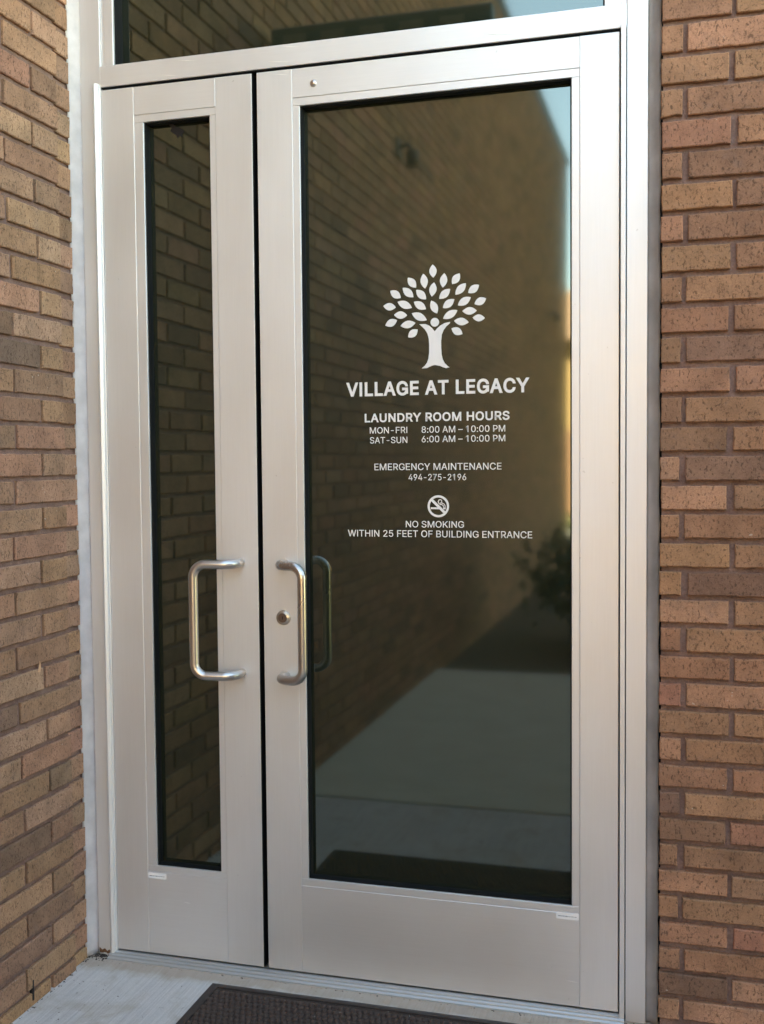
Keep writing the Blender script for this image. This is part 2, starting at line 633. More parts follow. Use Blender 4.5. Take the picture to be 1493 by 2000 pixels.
# ------------------------------------------------------------------ door frame
DF = thing('door_frame', 'pale aluminium frame around both doors with a glazed transom on top', 'door frame', (0.23, 0.05, FLOOR))
FT = 3.0
# jambs with a rebate
def jamb(x0, x1, side):
    bm = bmesh.new()
    box(bm, x0, x1, 0.0, 0.11, FLOOR, FT, bev=0.0012, seg=2)
    return obj('jamb', bm, ALU_V, DF)
jamb(-0.495, -0.4375, -1)
jamb(0.9065, 0.953, 1)
obj('head', B(-0.4373, 0.9063, 0.0, 0.11, FT - 0.05, FT, bev=0.0012, seg=2), ALU_H, DF)
TB = obj('transom_bar', B(-0.4365, 0.9055, -0.0022, 0.11, 2.2935, 2.3475, bev=0.0014, seg=2), ALU_H, DF)
SCR = [(-0.215, 2.3397, -0.165, 2.3333), (-0.2604, 2.3075, -0.2139, 2.3006), (0.0638, 2.3432, 0.1169, 2.3363), (0.0327, 2.3097, 0.0937, 2.3025),
       (0.5802, 2.345, 0.6192, 2.3402), (0.58, 2.3152, 0.6433, 2.3064), (0.8143, 2.345, 0.8453, 2.3425), (0.8283, 2.3173, 0.873, 2.3102)]
SCRD = [(0.0418, 2.2787, 0.0895, 2.2720), (0.8003, 2.2840, 0.8531, 2.2800), (0.685, 2.2838, 0.7296, 2.2790), (0.5701, 2.2835, 0.6125, 2.2792)]
SCRATCH = simple('bright_scratch', (0.92, 0.90, 0.88), 0.4, var=0.02)
def scratches(lst, y, parent):
    bm = bmesh.new()
    for x0, z0, x1, z1 in lst:
        d = Vector((x1 - x0, z1 - z0)).normalized()
        n = Vector((-d.y, d.x)) * 0.0007
        flat_poly(bm, [(x0, z0), ((x0 + x1) / 2 + n.x * -1, (z0 + z1) / 2 - n.y), (x1, z1), ((x0 + x1) / 2 + n.x, (z0 + z1) / 2 + n.y)], y - 0.0003, y + 0.0003)
    obj('scratch_marks', bm, SCRATCH, parent)
scratches(SCR, -0.0024, TB)
# transom glazing stops, gasket and pane
TZ0, TZ1 = 2.3478, FT - 0.0502
GT = 0.045
bm = bmesh.new()
box(bm, -0.4372, -0.4252, 0.006, 0.10, TZ0, TZ1, bev=0.001)
box(bm, -0.4250, -0.3990, 0.001, GT, TZ0, TZ1, bev=0.001)
box(bm, 0.8560, 0.8940, 0.001, GT, TZ0, TZ1, bev=0.001)
box(bm, 0.8942, 0.9062, 0.006, 0.10, TZ0, TZ1, bev=0.001)
box(bm, -0.3988, 0.8558, 0.001, GT, TZ1 - 0.025, TZ1, bev=0.001)
obj('glazing_stop', bm, ALU_V, DF)
def gasket_ring(x0, x1, z0, z1, y0, y1, w):
    bm = bmesh.new()
    box(bm, x0, x0 + w, y0, y1, z0, z1)
    box(bm, x1 - w, x1, y0, y1, z0, z1)
    box(bm, x0 + w, x1 - w, y0, y1, z0, z0 + w)
    box(bm, x0 + w, x1 - w, y0, y1, z1 - w, z1)
    return bm
obj('gasket', gasket_ring(-0.3988, 0.8558, TZ0 + 0.0002, TZ1 - 0.0252, 0.010, GT + 0.001, 0.004), RUBBER, DF)
obj('transom_pane', B(-0.3946, 0.8516, GT, GT + 0.024, TZ0 + 0.003, TZ1 - 0.027), GLASS, DF)
# black sheet behind the leaves: weather strip plus dark interior in gaps, blocks sun
bm = bmesh.new()
box(bm, -0.4373, 0.9063, 0.047, 0.056, FLOOR + 0.0155, 2.2930)
obj('weather_strip_dark_fill', bm, RUBBER, DF)
obj('weather_strip_dark_fill', B(-0.4355, 0.8905, 0.0015, 0.046, 2.2905, 2.2934), RUBBER, DF)
# full-height hinge covers
def hinge_cover(prof):
    bm = bmesh.new()
    prism_z(bm, prof, FLOOR + 0.004, 2.3015)
    bmesh.ops.bevel(bm, geom=[e for e in bm.edges if abs(e.verts[0].co.z - e.verts[1].co.z) > 1.0], offset=0.0012, segments=3, affect='EDGES', profile=0.6)
    return bm
obj('hinge_cover', hinge_cover([(-0.4575, 0.012), (-0.4575, -0.0060), (-0.4490, -0.0130), (-0.4415, -0.0085), (-0.4395, 0.012)]), ALU_V, DF)
obj('hinge_cover', hinge_cover([(0.8935, 0.012), (0.8935, -0.0120), (0.9045, -0.0120), (0.9045, 0.012)]), ALU_V, DF)
# ridged threshold
prof = [(0.10, FLOOR), (-0.027, FLOOR), (-0.0265, -0.0168), (-0.0215, -0.0135), (-0.0205, -0.0158), (-0.0185, -0.0158), (-0.0172, -0.0112), (-0.0128, -0.0085), (-0.0118, -0.0110), (-0.0098, -0.0110), (-0.0088, -0.0068),
        (-0.0030, -0.0050), (-0.0018, -0.0078), (0.0002, -0.0078), (0.0012, -0.0050), (0.045, -0.0050), (0.10, -0.0050)]
bm = bmesh.new()
prism_x(bm, prof, -0.4555, 0.9045)
obj('threshold', bm, mat_alu('worn_threshold_aluminium', (0.03, 1, 1), (0.50, 0.50, 0.49), 0.50, 0.75), DF)
# sealant joints, with uneven tooled edges
def sealant(xa, ya, xb, yb, z0, z1, jit, mat, sag=0.003, edge='a'):
    bm = bmesh.new()
    n = int((z1 - z0) / 0.014)
    rows = []
    r1 = random.Random(5)
    ph = [r1.uniform(0, 6.28) for _ in range(3)]
    for i in range(n + 1):
        z = z0 + (z1 - z0) * i / n
        w = jit * (0.6 * math.sin(z * 21 + ph[0]) + 0.5 * math.sin(z * 57 + ph[1]) + r1.uniform(-0.7, 0.7))
        row = []
        for j in range(7):
            s = j / 6
            k = (1 - s) if edge == 'a' else s
            x = xa + (xb - xa) * s + w * k
            y = ya + (yb - ya) * s + sag * math.sin(math.pi * s) * (1 + 0.25 * math.sin(z * 33 + ph[2]))
            row.append(bm.verts.new((x, y, z)))
        rows.append(row)
    for a, b in zip(rows, rows[1:]):
        for j in range(6):
            bm.faces.new((a[j], a[j + 1], b[j + 1], b[j]))
    bmesh.ops.solidify(bm, geom=bm.faces[:], thickness=0.003)
    bmesh.ops.recalc_face_normals(bm, faces=bm.faces)
    return obj('sealant', bm, mat, DF, smooth=True)
sealant(-0.5145, -0.036, -0.4938, 0.0012, FLOOR + 0.002, FT, 0.0013, SEAL_W)
sealant(0.9525, 0.006, 0.9815, -0.004, FLOOR + 0.002, FT, 0.0010, SEAL_G, sag=0.005, edge='b')
# unseen backing behind the sealant, added to stop sun leaking past the frame
obj('sun_leak_backing', B(-0.5238, -0.4952, 0.012, 0.10, FLOOR, FT), RUBBER, DF)
obj('sun_leak_backing', B(0.9532, 0.9863, 0.020, 0.10, FLOOR, FT), RUBBER, DF)

# ------------------------------------------------------------------ doors
G = 0.030
def leaf(label, x0, x1, sl, sr, dl, dr, ztr, zdt, zdb, zbr, pull):
    """x0..x1 leaf, sl/sr inner stile edges, dl..dr daylight glass, ztr top-rail bottom, zdt/zdb daylight top/bottom, zbr bottom-rail top"""
    D = thing('glazed_door', label, 'door', ((x0 + x1) / 2, 0.02, 0.0), 'aluminium glazed door leaves')
    zt, th = 2.2865, 0.044
    obj('stile', B(x0, sl, 0.0, th, 0.0, zt, bev=0.0010, seg=2), ALU_V, D)
    obj('stile', B(sr, x1, 0.0, th, 0.0, zt, bev=0.0010, seg=2), ALU_V, D)
    e = 0.0002
    tr = obj('top_rail', B(sl + e, sr - e, 0.0003, th, ztr, zt - 0.0003, bev=0.0008, seg=1), ALU_H, D)
    br_ = obj('bottom_rail', B(sl + e, sr - e, 0.0003, th, 0.0003, zbr, bev=0.0008, seg=1), ALU_H, D)
    for a in ((sl + e, sr - e, 0.0014, G, zdt, ztr - e), (sl + e, sr - e, 0.0014, G, zbr + e, zdb)):
        obj('glazing_bead', B(*a, bev=0.0008, seg=1), ALU_H, D)
    for a in ((sl + e, dl, 0.0014, G, zdb + e, zdt - e), (dr, sr - e, 0.0014, G, zdb + e, zdt - e)):
        obj('glazing_bead', B(*a, bev=0.0008, seg=1), ALU_V, D)
    obj('gasket', gasket_ring(dl + e, dr - e, zdb + e, zdt - e, 0.0075, G + 0.001, 0.0035), RUBBER, D)
    P = obj('glass_pane', B(dl + 0.002, dr - 0.002, G, G + 0.024, zdb + 0.002, zdt - 0.002), GLASS, D)
    # offset pull handle
    xb, xg, za, zb = pull
    pts = fillet([(xb, 0.0005, za), (xb, -0.060, za), (xg, -0.060, za), (xg, -0.060, zb), (xb, -0.060, zb), (xb, 0.0005, zb)], 0.030, 10) if False else None
    path = fillet([(xb, 0.0, za), (xb, -0.052, za), (xg, -0.066, za), (xg, -0.066, zb), (xb, -0.052, zb), (xb, 0.0, zb)], 0.032, 12)
    bm = bmesh.new()
    tube(bm, path, 0.0118, 24)
    obj('pull_handle', bm, STEEL, D, smooth=True)
    return D, P, tr, br_

DL, PL, _, BRL = leaf('narrow left door leaf with a tall thin glass strip and no lettering', -0.4360, -0.0135, -0.3430, -0.1130, -0.3165, -0.1300, 2.2140, 2.1945, 0.2390, 0.2230,
              (-0.062, -0.1645, 1.0555, 0.7705))
DR, PR, TRR, BRR = leaf('wide right door leaf with white tree emblem and hours lettered on its glass', 0.0, 0.8895, 0.0940, 0.8000, 0.1125, 0.7810, 2.2150, 2.1955, 0.2450, 0.2265,
              (0.0585, 0.1290, 1.0550, 0.7680))
obj('edge_gasket', B(-0.01345, -0.0112, 0.0012, 0.044, 0.001, 2.2860), RUBBER, DL)
scratches(SCRD, 0.0001, TRR)
scratches([(0.768, 0.062, 0.797, 0.0595)], 0.0001, BRR)
scratches([(-0.238, 0.148, -0.220, 0.1465)], 0.0001, BRL)

# lock cylinder and round cap on the wide leaf
bm = bmesh.new()
lathe_y(bm, 0.0545, 0.9175, [(0.0, -0.0085), (0.0130, -0.0085), (0.0138, -0.0078), (0.0165, -0.0078), (0.0176, -0.0068), (0.0195, 0.0005)], 36)
LK = obj('lock_cylinder', bm, mat_alu('lock_nickel', (1, 1, 1), (0.50, 0.44, 0.38), 0.28), DR, smooth=True)
bm = bmesh.new()
lathe_y(bm, 0.0545, 0.9175, [(0.0, -0.0090), (0.0118, -0.0090), (0.0120, -0.0082)], 28)
PLG = obj('lock_plug', bm, mat_alu('lock_plug_bronze', (1, 1, 1), (0.22, 0.16, 0.13), 0.35), LK)
bm = bmesh.new()
box(bm, 0.0537, 0.0553, -0.0094, -0.0088, 0.9135, 0.9215)
obj('keyway', bm, RUBBER, LK)
bm = bmesh.new()
lathe_y(bm, 0.1505, 2.2455, [(0.0, -0.0060), (0.0040, -0.0056), (0.0070, -0.0042), (0.0085, -0.0015), (0.0088, 0.0008)], 28)
obj('round_cap', bm, STEEL, DR, smooth=True)

# small white stickers with a line of tiny illegible print
STK = simple('white_sticker', (0.88, 0.86, 0.84), 0.5, var=0.04)
INK = simple('grey_sticker_print', (0.25, 0.25, 0.255), 0.7)
def sticker(xa, xb, zc, h, tilt, parent, y):
    n = []
    r = 0.003
    cx = (xa + xb) / 2
    hw = (xb - xa) / 2
    for sx, sz, a0 in ((1, 1, 0), (-1, 1, 90), (-1, -1, 180), (1, -1, 270)):
        for k in range(5):
            a = R(a0 + 22.5 * k)
            n.append((sx * (hw - r) + r * math.cos(a), sz * (h / 2 - r) + r * math.sin(a)))
    rot = lambda p: (cx + p[0] * math.cos(tilt) - p[1] * math.sin(tilt), zc + p[0] * math.sin(tilt) + p[1] * math.cos(tilt))
    bm = bmesh.new()
    flat_poly(bm, [rot(p) for p in n], y - 0.0004, y + 0.0004)
    s = obj('sticker', bm, STK, parent)
    bm = bmesh.new()
    r1 = random.Random(3)
    x = -hw + 0.0045
    while x < hw - 0.006:
        w = r1.uniform(0.0010, 0.0022)
        hh = r1.uniform(0.0010, 0.0020) * (1.25 if x < 0 else 0.8)
        flat_poly(bm, [rot(q) for q in ((x, -hh / 2 - 0.0006), (x + w, -hh / 2 - 0.0006), (x + w, hh / 2 - 0.0006), (x, hh / 2 - 0.0006))], y - 0.0006, y - 0.0003)
        x += w + r1.uniform(0.0002, 0.0007)
    obj('printing', bm, INK, s)
sticker(-0.3425, -0.2890, 0.2115, 0.0150, 0.0, DL, 0.0003)
sticker(0.7440, 0.7985, 0.2195, 0.0155, 0.0, DR, 0.0003)

# dark scrap of torn tape at the top of the narrow pane
bm = bmesh.new()
flat_poly(bm, [(-0.259, 2.1925), (-0.2465, 2.1925), (-0.240, 2.1850), (-0.2295, 2.1815), (-0.219, 2.1750), (-0.214, 2.1690), (-0.2205, 2.1625), (-0.2190, 2.1545),
               (-0.2275, 2.1600), (-0.2330, 2.1535), (-0.2375, 2.1625), (-0.2470, 2.1680), (-0.2535, 2.1745), (-0.2500, 2.1820)], G - 0.0008, G - 0.0001)
obj('torn_tape', bm, simple('dark_torn_tape', (0.012, 0.008, 0.008), 0.9), PL)

# ------------------------------------------------------------------ lettering on the wide pane
GL = json.loads(r'''{"-":[453,[[337,244,337,188,114,188,114,244]],[0]],"0":[453,[[227,-7,199,-5,174,1,151,11,130,24,111,41,95,62,80,86,69,113,60,144,53,178,49,214,48,254,49,294,53,330,60,364,69,395,81,422,95,447,112,467,130,484,151,498,174,508,200,514,227,516,254,514,279,508,302,498,323,484,342,467,358,447,372,422,384,395,393,364,400,330,404,294,405,254,404,214,400,178,393,144,384,113,373,86,359,62,342,41,323,24,302,11,279,1,254,-5],[227,50,245,51,261,56,276,63,290,74,303,87,313,103,323,122,330,144,336,168,340,194,343,223,344,254,343,285,340,314,336,341,330,365,323,387,313,405,303,422,290,435,276,446,261,453,245,458,227,460,209,458,192,453,177,446,163,435,151,422,140,405,131,387,123,365,117,341,113,314,110,285,109,254,110,223,113,194,117,168,123,144,131,122,140,103,151,87,163,74,177,63,192,56,209,51]],[0,0]],"1":[453,[[276,509,276,0,212,0,212,448,209,448,86,358,86,427,198,509]],[0]],"2":[453,[[64,0,64,47,234,229,248,243,261,257,272,270,282,282,291,294,299,305,305,316,311,327,315,337,318,348,320,360,320,371,319,385,317,397,313,408,308,419,301,428,293,436,283,443,273,449,262,454,250,457,237,459,224,460,209,459,196,457,184,453,172,447,162,441,153,433,145,424,139,413,134,402,130,390,128,376,127,362,66,362,67,384,71,405,77,424,86,442,98,459,111,473,126,486,143,496,162,505,182,511,203,514,225,516,247,514,268,511,288,505,306,497,323,486,337,474,350,461,361,445,370,428,376,411,380,392,381,372,380,358,378,345,375,331,371,318,365,304,357,290,347,275,336,259,322,241,306,223,288,202,267,180,153,60,153,57,389,57,389,0]],[0]],"4":[453,[[40,105,40,158,247,509,311,509,109,166,109,163,413,163,413,105],[282,0,282,121,282,146,282,318,343,318,343,0]],[0,1]],"5":[453,[[221,-7,199,-6,178,-2,159,3,140,11,123,21,108,32,94,45,83,60,73,76,66,93,62,111,60,130,122,130,124,119,127,108,132,98,138,89,145,80,154,73,163,66,173,60,184,56,196,52,208,50,221,50,236,51,250,53,264,58,276,64,288,72,298,82,307,92,314,104,320,117,324,131,327,146,328,162,327,178,324,193,320,208,314,221,306,233,297,244,286,254,275,262,262,269,248,273,233,276,218,277,205,276,192,275,180,272,167,268,156,264,145,258,136,252,128,246,67,253,96,509,366,509,366,452,151,452,134,301,136,301,145,308,155,315,166,320,178,325,190,329,203,331,216,333,229,334,247,333,263,330,279,326,294,321,308,314,321,306,334,296,345,285,355,273,364,260,372,246,379,231,384,215,388,199,390,181,391,163,390,139,385,117,379,95,369,76,357,57,343,41,327,27,309,15,289,6,268,-1,245,-5]],[0]],"6":[453,[[226,-7,203,-5,182,-1,161,5,142,15,125,26,109,40,96,56,84,74,75,94,69,115,65,138,64,162,65,180,68,199,73,219,80,239,89,261,102,285,118,311,137,340,252,509,322,509,151,261,145,261,149,268,154,275,159,281,165,288,172,293,179,299,187,303,196,307,205,310,214,312,224,314,235,314,257,313,278,309,298,303,316,295,332,284,346,271,359,257,370,240,378,221,384,201,388,180,389,157,388,134,384,112,377,92,368,73,356,55,343,39,327,26,310,14,291,5,271,-2,249,-6],[226,48,241,49,254,52,267,56,279,63,289,70,299,79,307,90,314,101,320,114,324,128,327,142,327,157,327,173,324,187,320,201,314,213,307,225,299,235,289,244,279,251,267,258,254,262,241,264,226,265,212,264,198,262,186,258,174,252,163,244,153,235,145,225,138,214,132,201,128,188,126,174,125,158,126,143,128,128,132,114,138,102,145,90,153,79,163,70,174,63,186,56,198,52,212,49]],[0,0]],"7":[453,[[97,0,323,448,323,452,62,452,62,509,391,509,391,449,165,0]],[0]],"8":[453,[[226,-7,201,-6,178,-2,156,3,136,11,117,21,101,33,86,47,74,62,64,78,57,96,53,115,52,135,53,151,55,166,59,181,65,195,72,208,81,220,90,231,101,241,113,249,125,256,139,261,153,265,153,267,135,273,119,282,105,293,93,308,83,324,76,342,72,360,70,380,72,399,75,417,82,434,90,450,101,464,114,477,129,488,146,498,164,506,184,511,204,514,226,516,248,514,269,511,288,506,306,498,323,488,337,477,350,464,361,450,370,434,377,417,380,399,382,380,380,361,376,342,369,324,359,308,347,293,333,282,318,273,300,267,300,265,314,261,327,256,339,249,351,241,362,231,372,220,380,208,387,195,393,181,397,166,400,151,401,135,399,115,395,96,388,78,378,62,366,47,352,33,335,21,317,11,296,3,275,-2,251,-6],[226,49,243,50,258,52,272,55,285,60,296,66,307,74,315,82,323,91,329,102,333,113,336,126,337,139,336,152,333,165,329,177,322,189,314,199,305,208,295,216,283,223,270,228,256,232,242,234,226,235,211,234,196,232,182,228,169,223,157,216,147,208,138,199,130,189,123,177,119,165,116,152,115,139,116,126,119,113,123,102,129,91,136,82,145,74,156,66,167,60,180,55,195,52,210,50],[226,290,239,290,252,292,263,296,274,300,284,306,293,313,300,321,307,330,312,341,316,351,318,363,319,376,318,388,316,399,313,410,308,420,301,429,294,437,285,444,275,449,264,454,252,457,240,459,226,460,213,459,200,457,188,454,177,449,167,444,159,437,151,429,145,420,139,410,136,399,134,388,133,376,134,363,136,351,139,341,145,330,151,321,159,313,168,306,178,300,189,296,201,292,213,290]],[0,0,0]],"9":[453,[[226,516,249,514,271,510,291,503,310,494,328,482,343,468,356,452,368,434,377,414,384,393,388,371,389,347,388,328,385,309,380,290,373,270,363,248,350,224,334,197,315,168,200,0,130,0,301,248,307,248,303,240,299,234,294,227,287,221,281,215,273,210,265,206,257,202,248,199,238,196,228,195,218,195,195,196,175,199,155,206,137,214,121,225,106,237,94,252,83,269,74,287,68,307,65,329,64,352,65,375,69,397,75,417,85,436,96,454,110,469,125,483,143,494,162,504,182,510,203,514],[226,460,212,459,199,457,186,452,174,446,163,438,154,429,145,419,138,407,133,395,129,381,126,367,125,352,126,336,129,322,133,308,138,295,145,284,154,274,163,265,174,257,186,251,199,247,212,244,226,243,240,244,254,247,267,251,279,257,289,265,299,273,307,284,314,295,320,308,324,321,327,335,327,350,327,366,324,381,320,394,314,407,307,419,299,429,290,438,279,446,267,452,254,457,241,459]],[0,0]],":":[188,[[95,-4,86,-4,78,-1,70,3,63,9,57,16,53,24,50,32,50,41,50,50,53,59,57,66,63,73,70,79,78,83,86,86,95,87,104,86,113,83,121,79,128,73,134,66,138,59,140,50,141,41,140,32,138,24,134,16,128,9,121,3,113,-1,104,-4],[95,271,86,272,78,274,70,278,63,284,57,291,53,299,50,307,50,316,50,325,53,334,57,342,63,349,70,354,78,359,86,361,95,362,104,361,113,359,121,354,128,349,134,342,138,334,140,325,141,316,140,307,138,299,134,291,128,284,121,278,113,274,104,272]],[0,1]],"A":[480,[[16,0,201,509,276,509,463,0,394,0,341,152,137,152,85,0],[158,208,320,208,239,440]],[0,0]],"B":[456,[[60,0,60,509,241,509,266,508,289,504,310,499,329,491,345,481,359,469,371,456,381,442,388,426,394,410,397,392,398,374,397,358,395,344,392,331,387,320,380,310,373,301,365,293,356,286,347,280,336,275,326,270,315,267,315,262,327,261,339,257,351,252,363,245,374,237,385,227,394,216,402,203,409,189,414,173,417,155,418,136,417,117,413,100,408,83,400,67,390,52,377,39,362,28,344,18,324,10,301,4,275,1,247,0],[125,57,245,57,272,58,296,63,315,70,330,80,341,92,349,105,354,120,355,137,355,149,352,161,348,173,342,184,335,194,327,203,317,211,306,218,293,224,279,228,264,230,248,231,125,231],[125,285,238,285,252,286,265,288,277,291,288,296,299,302,308,309,316,317,323,326,329,337,333,348,335,359,336,372,334,388,330,403,323,417,313,429,299,439,283,446,263,450,240,452,125,452]],[0,0,0]],"C":[510,[[267,-7,235,-5,205,1,177,11,150,25,126,42,104,63,86,88,70,115,57,146,48,179,42,215,40,254,42,293,48,329,57,362,70,393,86,421,104,445,126,466,150,484,177,498,205,508,235,514,267,516,286,515,305,513,323,509,340,504,357,498,373,490,388,481,402,471,415,460,427,447,438,433,448,418,456,402,463,385,469,367,473,348,408,348,405,361,401,373,395,384,389,395,382,404,375,413,366,421,357,428,348,435,337,440,327,445,315,449,304,452,292,454,280,455,267,456,245,454,223,450,203,443,184,432,166,419,150,403,137,385,125,364,116,340,109,314,105,285,103,254,105,223,109,194,116,168,125,145,137,123,151,105,166,89,184,76,203,66,223,59,245,54,267,53,280,53,292,55,304,57,315,60,327,64,337,69,348,74,357,81,366,88,375,96,382,105,389,114,395,125,401,136,405,148,408,160,473,160,469,142,463,124,457,107,448,91,438,76,428,62,416,49,402,38,388,28,373,19,357,11,341,5,323,0,305,-4,286,-6]],[0]],"D":[502,[[219,0,96,0,96,57,215,57,244,58,272,63,296,70,318,81,337,94,354,110,368,128,379,149,388,172,394,198,398,226,399,255,398,285,394,312,388,337,379,361,368,381,354,399,338,415,320,428,299,438,275,446,249,450,221,452,93,452,93,509,225,509,261,507,294,501,325,492,353,478,377,461,399,441,418,418,433,391,446,361,455,329,460,293,462,255,460,217,455,181,446,149,433,119,417,92,398,68,376,48,351,31,322,17,291,8,256,2],[125,509,125,0,60,0,60,509]],[0,1]],"E":[419,[[60,0,60,509,372,509,372,452,125,452,125,286,355,286,355,229,125,229,125,57,375,57,375,0]],[0]],"F":[410,[[60,0,60,509,369,509,369,452,125,452,125,278,346,278,346,221,125,221,125,0]],[0]],"G":[515,[[267,-7,235,-5,205,1,177,11,150,25,126,42,104,63,86,88,70,115,57,146,48,179,42,215,40,254,42,293,48,329,57,362,70,393,86,421,104,445,126,466,150,484,177,498,205,508,235,514,267,516,286,515,305,513,323,509,340,504,357,498,373,490,388,481,402,471,415,460,427,447,438,433,448,418,456,402,463,385,469,367,473,348,408,348,405,361,401,373,395,384,389,395,382,404,375,413,366,421,357,428,348,435,337,440,327,445,315,449,304,452,292,454,280,455,267,456,245,454,223,450,203,443,184,432,166,419,150,403,137,385,125,364,116,340,109,314,105,285,103,254,105,223,109,194,116,168,125,145,137,123,151,105,166,89,184,76,203,66,223,59,245,54,267,53,280,53,292,55,304,57,315,60,327,64,337,69,348,74,357,81,366,88,375,96,382,105,389,114,395,125,401,136,405,148,408,160,473,160,469,142,463,124,457,107,448,91,438,76,428,62,416,49,402,38,388,28,373,19,357,11,341,5,323,0,305,-4,286,-6],[280,256,478,256,478,62,413,62,413,199,280,199]],[0,1]],"H":[517,[[60,0,60,509,125,509,125,289,392,289,392,509,457,509,457,0,392,0,392,232,125,232,125,0]],[0]],"I":[192,[[63,0,63,509,129,509,129,0]],[0]],"K":[467,[[104,145,104,216,113,228,122,239,130,250,139,261,148,272,157,282,165,293,174,303,184,314,193,324,202,334,212,344,364,509,448,509,231,276,228,276],[60,0,60,509,125,509,125,334,124,225,125,193,125,0],[372,0,188,259,228,309,449,0]],[0,1,2]],"L":[393,[[60,0,60,509,125,509,125,57,361,57,361,0]],[0]],"M":[628,[[60,0,60,509,150,509,314,85,478,509,568,509,568,0,506,0,506,405,346,0,282,0,122,405,122,0]],[0]],"N":[523,[[60,0,60,509,136,509,399,112,399,509,463,509,463,0,387,0,125,398,125,0]],[0]],"O":[533,[[267,-7,235,-5,205,1,177,11,150,25,126,42,105,63,86,88,70,115,57,146,48,179,42,215,40,254,42,293,48,329,57,362,70,393,86,421,105,445,126,466,150,484,177,498,205,508,235,514,267,516,299,514,329,508,357,498,384,484,408,466,429,445,448,421,464,393,477,362,486,329,491,293,493,254,491,215,486,179,477,146,464,115,448,88,429,63,408,42,384,25,357,11,329,1,299,-5],[267,53,289,54,310,59,330,66,349,76,367,89,383,105,396,123,408,144,418,168,425,194,429,223,430,254,429,286,425,314,418,341,408,365,396,386,383,404,367,420,349,433,330,443,310,450,289,454,267,456,245,454,223,450,203,443,184,433,167,420,151,404,137,385,125,364,116,340,109,314,105,285,103,254,105,223,109,194,116,168,125,144,137,123,151,105,167,89,184,76,203,66,223,59,245,54]],[0,0]],"P":[445,[[60,0,60,509,235,509,263,507,289,503,312,497,332,487,350,476,366,462,379,447,390,430,398,411,404,391,407,370,409,348,407,325,404,304,398,284,390,265,379,248,366,233,350,219,332,207,312,198,289,191,263,187,235,186,109,186,109,242,233,242,252,243,269,246,284,250,297,256,308,264,318,272,327,282,333,294,338,306,342,319,344,333,344,348,344,362,342,376,338,389,333,402,326,413,318,423,308,431,297,439,284,444,268,449,251,451,232,452,125,452,125,0]],[0]],"R":[449,[[60,0,60,509,236,509,264,507,290,504,313,497,333,489,351,478,367,465,380,450,390,433,399,415,405,395,408,374,409,352,408,330,405,309,399,290,390,271,380,255,367,240,351,228,333,217,312,209,289,203,264,199,236,198,96,198,96,255,234,255,252,256,269,258,284,262,298,267,309,273,319,281,327,290,334,300,339,312,342,324,344,338,345,352,344,367,342,380,339,393,334,405,327,415,319,425,309,433,298,440,284,445,269,449,252,451,233,452,125,452,125,0],[353,0,230,229,303,229,428,0]],[0,1]],"S":[447,[[224,-9,197,-8,172,-4,149,1,128,9,108,19,91,31,76,45,64,60,54,77,46,96,41,115,38,137,104,137,107,123,110,110,116,98,123,88,132,79,142,71,154,64,166,59,180,55,194,52,209,50,224,49,241,50,257,52,272,55,286,60,299,66,311,74,321,82,329,92,336,102,341,114,345,126,346,139,345,151,342,161,338,171,332,179,325,186,316,193,307,199,296,205,284,209,272,214,259,218,245,222,184,239,154,249,128,260,105,274,86,289,71,307,60,326,54,348,52,372,53,393,58,413,65,431,75,448,87,463,102,476,119,488,138,498,158,506,180,511,203,514,227,516,252,514,275,511,296,505,316,498,334,488,351,476,365,463,377,449,387,433,394,415,399,397,401,378,337,378,334,396,326,412,316,426,302,437,286,447,267,453,247,457,225,459,209,458,194,456,180,452,167,448,156,442,145,435,136,427,129,418,123,409,118,398,116,387,115,376,116,363,119,352,124,342,131,334,139,326,148,319,158,313,169,308,180,304,191,300,202,296,212,293,264,279,276,276,287,272,299,268,312,264,324,258,336,252,347,245,359,238,369,229,379,220,387,209,395,198,401,185,405,171,407,155,408,139,407,118,403,99,396,81,386,64,374,48,360,34,343,21,323,11,302,2,278,-4,252,-8]],[0]],"T":[449,[[32,452,32,509,417,509,417,452,257,452,257,0,193,0,193,452]],[0]],"U":[517,[[259,-8,230,-7,203,-2,177,5,154,15,133,28,114,43,98,60,85,80,74,101,66,124,62,148,60,173,60,509,124,509,124,178,125,160,128,144,133,128,141,113,150,99,160,87,173,77,187,68,203,61,220,56,239,53,259,52,279,53,298,56,315,61,331,68,345,77,357,87,368,99,377,113,384,128,389,144,392,160,393,178,393,509,457,509,457,173,456,148,451,124,443,101,433,80,419,60,403,43,384,28,363,15,340,5,315,-2,288,-7]],[0]],"V":[480,[[16,509,84,509,240,78,395,509,463,509,276,0,204,0]],[0]],"W":[686,[[16,509,82,509,195,92,308,509,378,509,491,92,604,509,670,509,528,0,456,0,343,405,230,0,158,0]],[0]],"Y":[472,[[12,509,90,509,236,268,382,509,460,509,268,205,268,0,203,0,203,205]],[0]],"\u2013":[350,[[350,244,350,188,0,188,0,244]],[0]]," ":[188,[],[]]}''')
YL = G - 0.0006
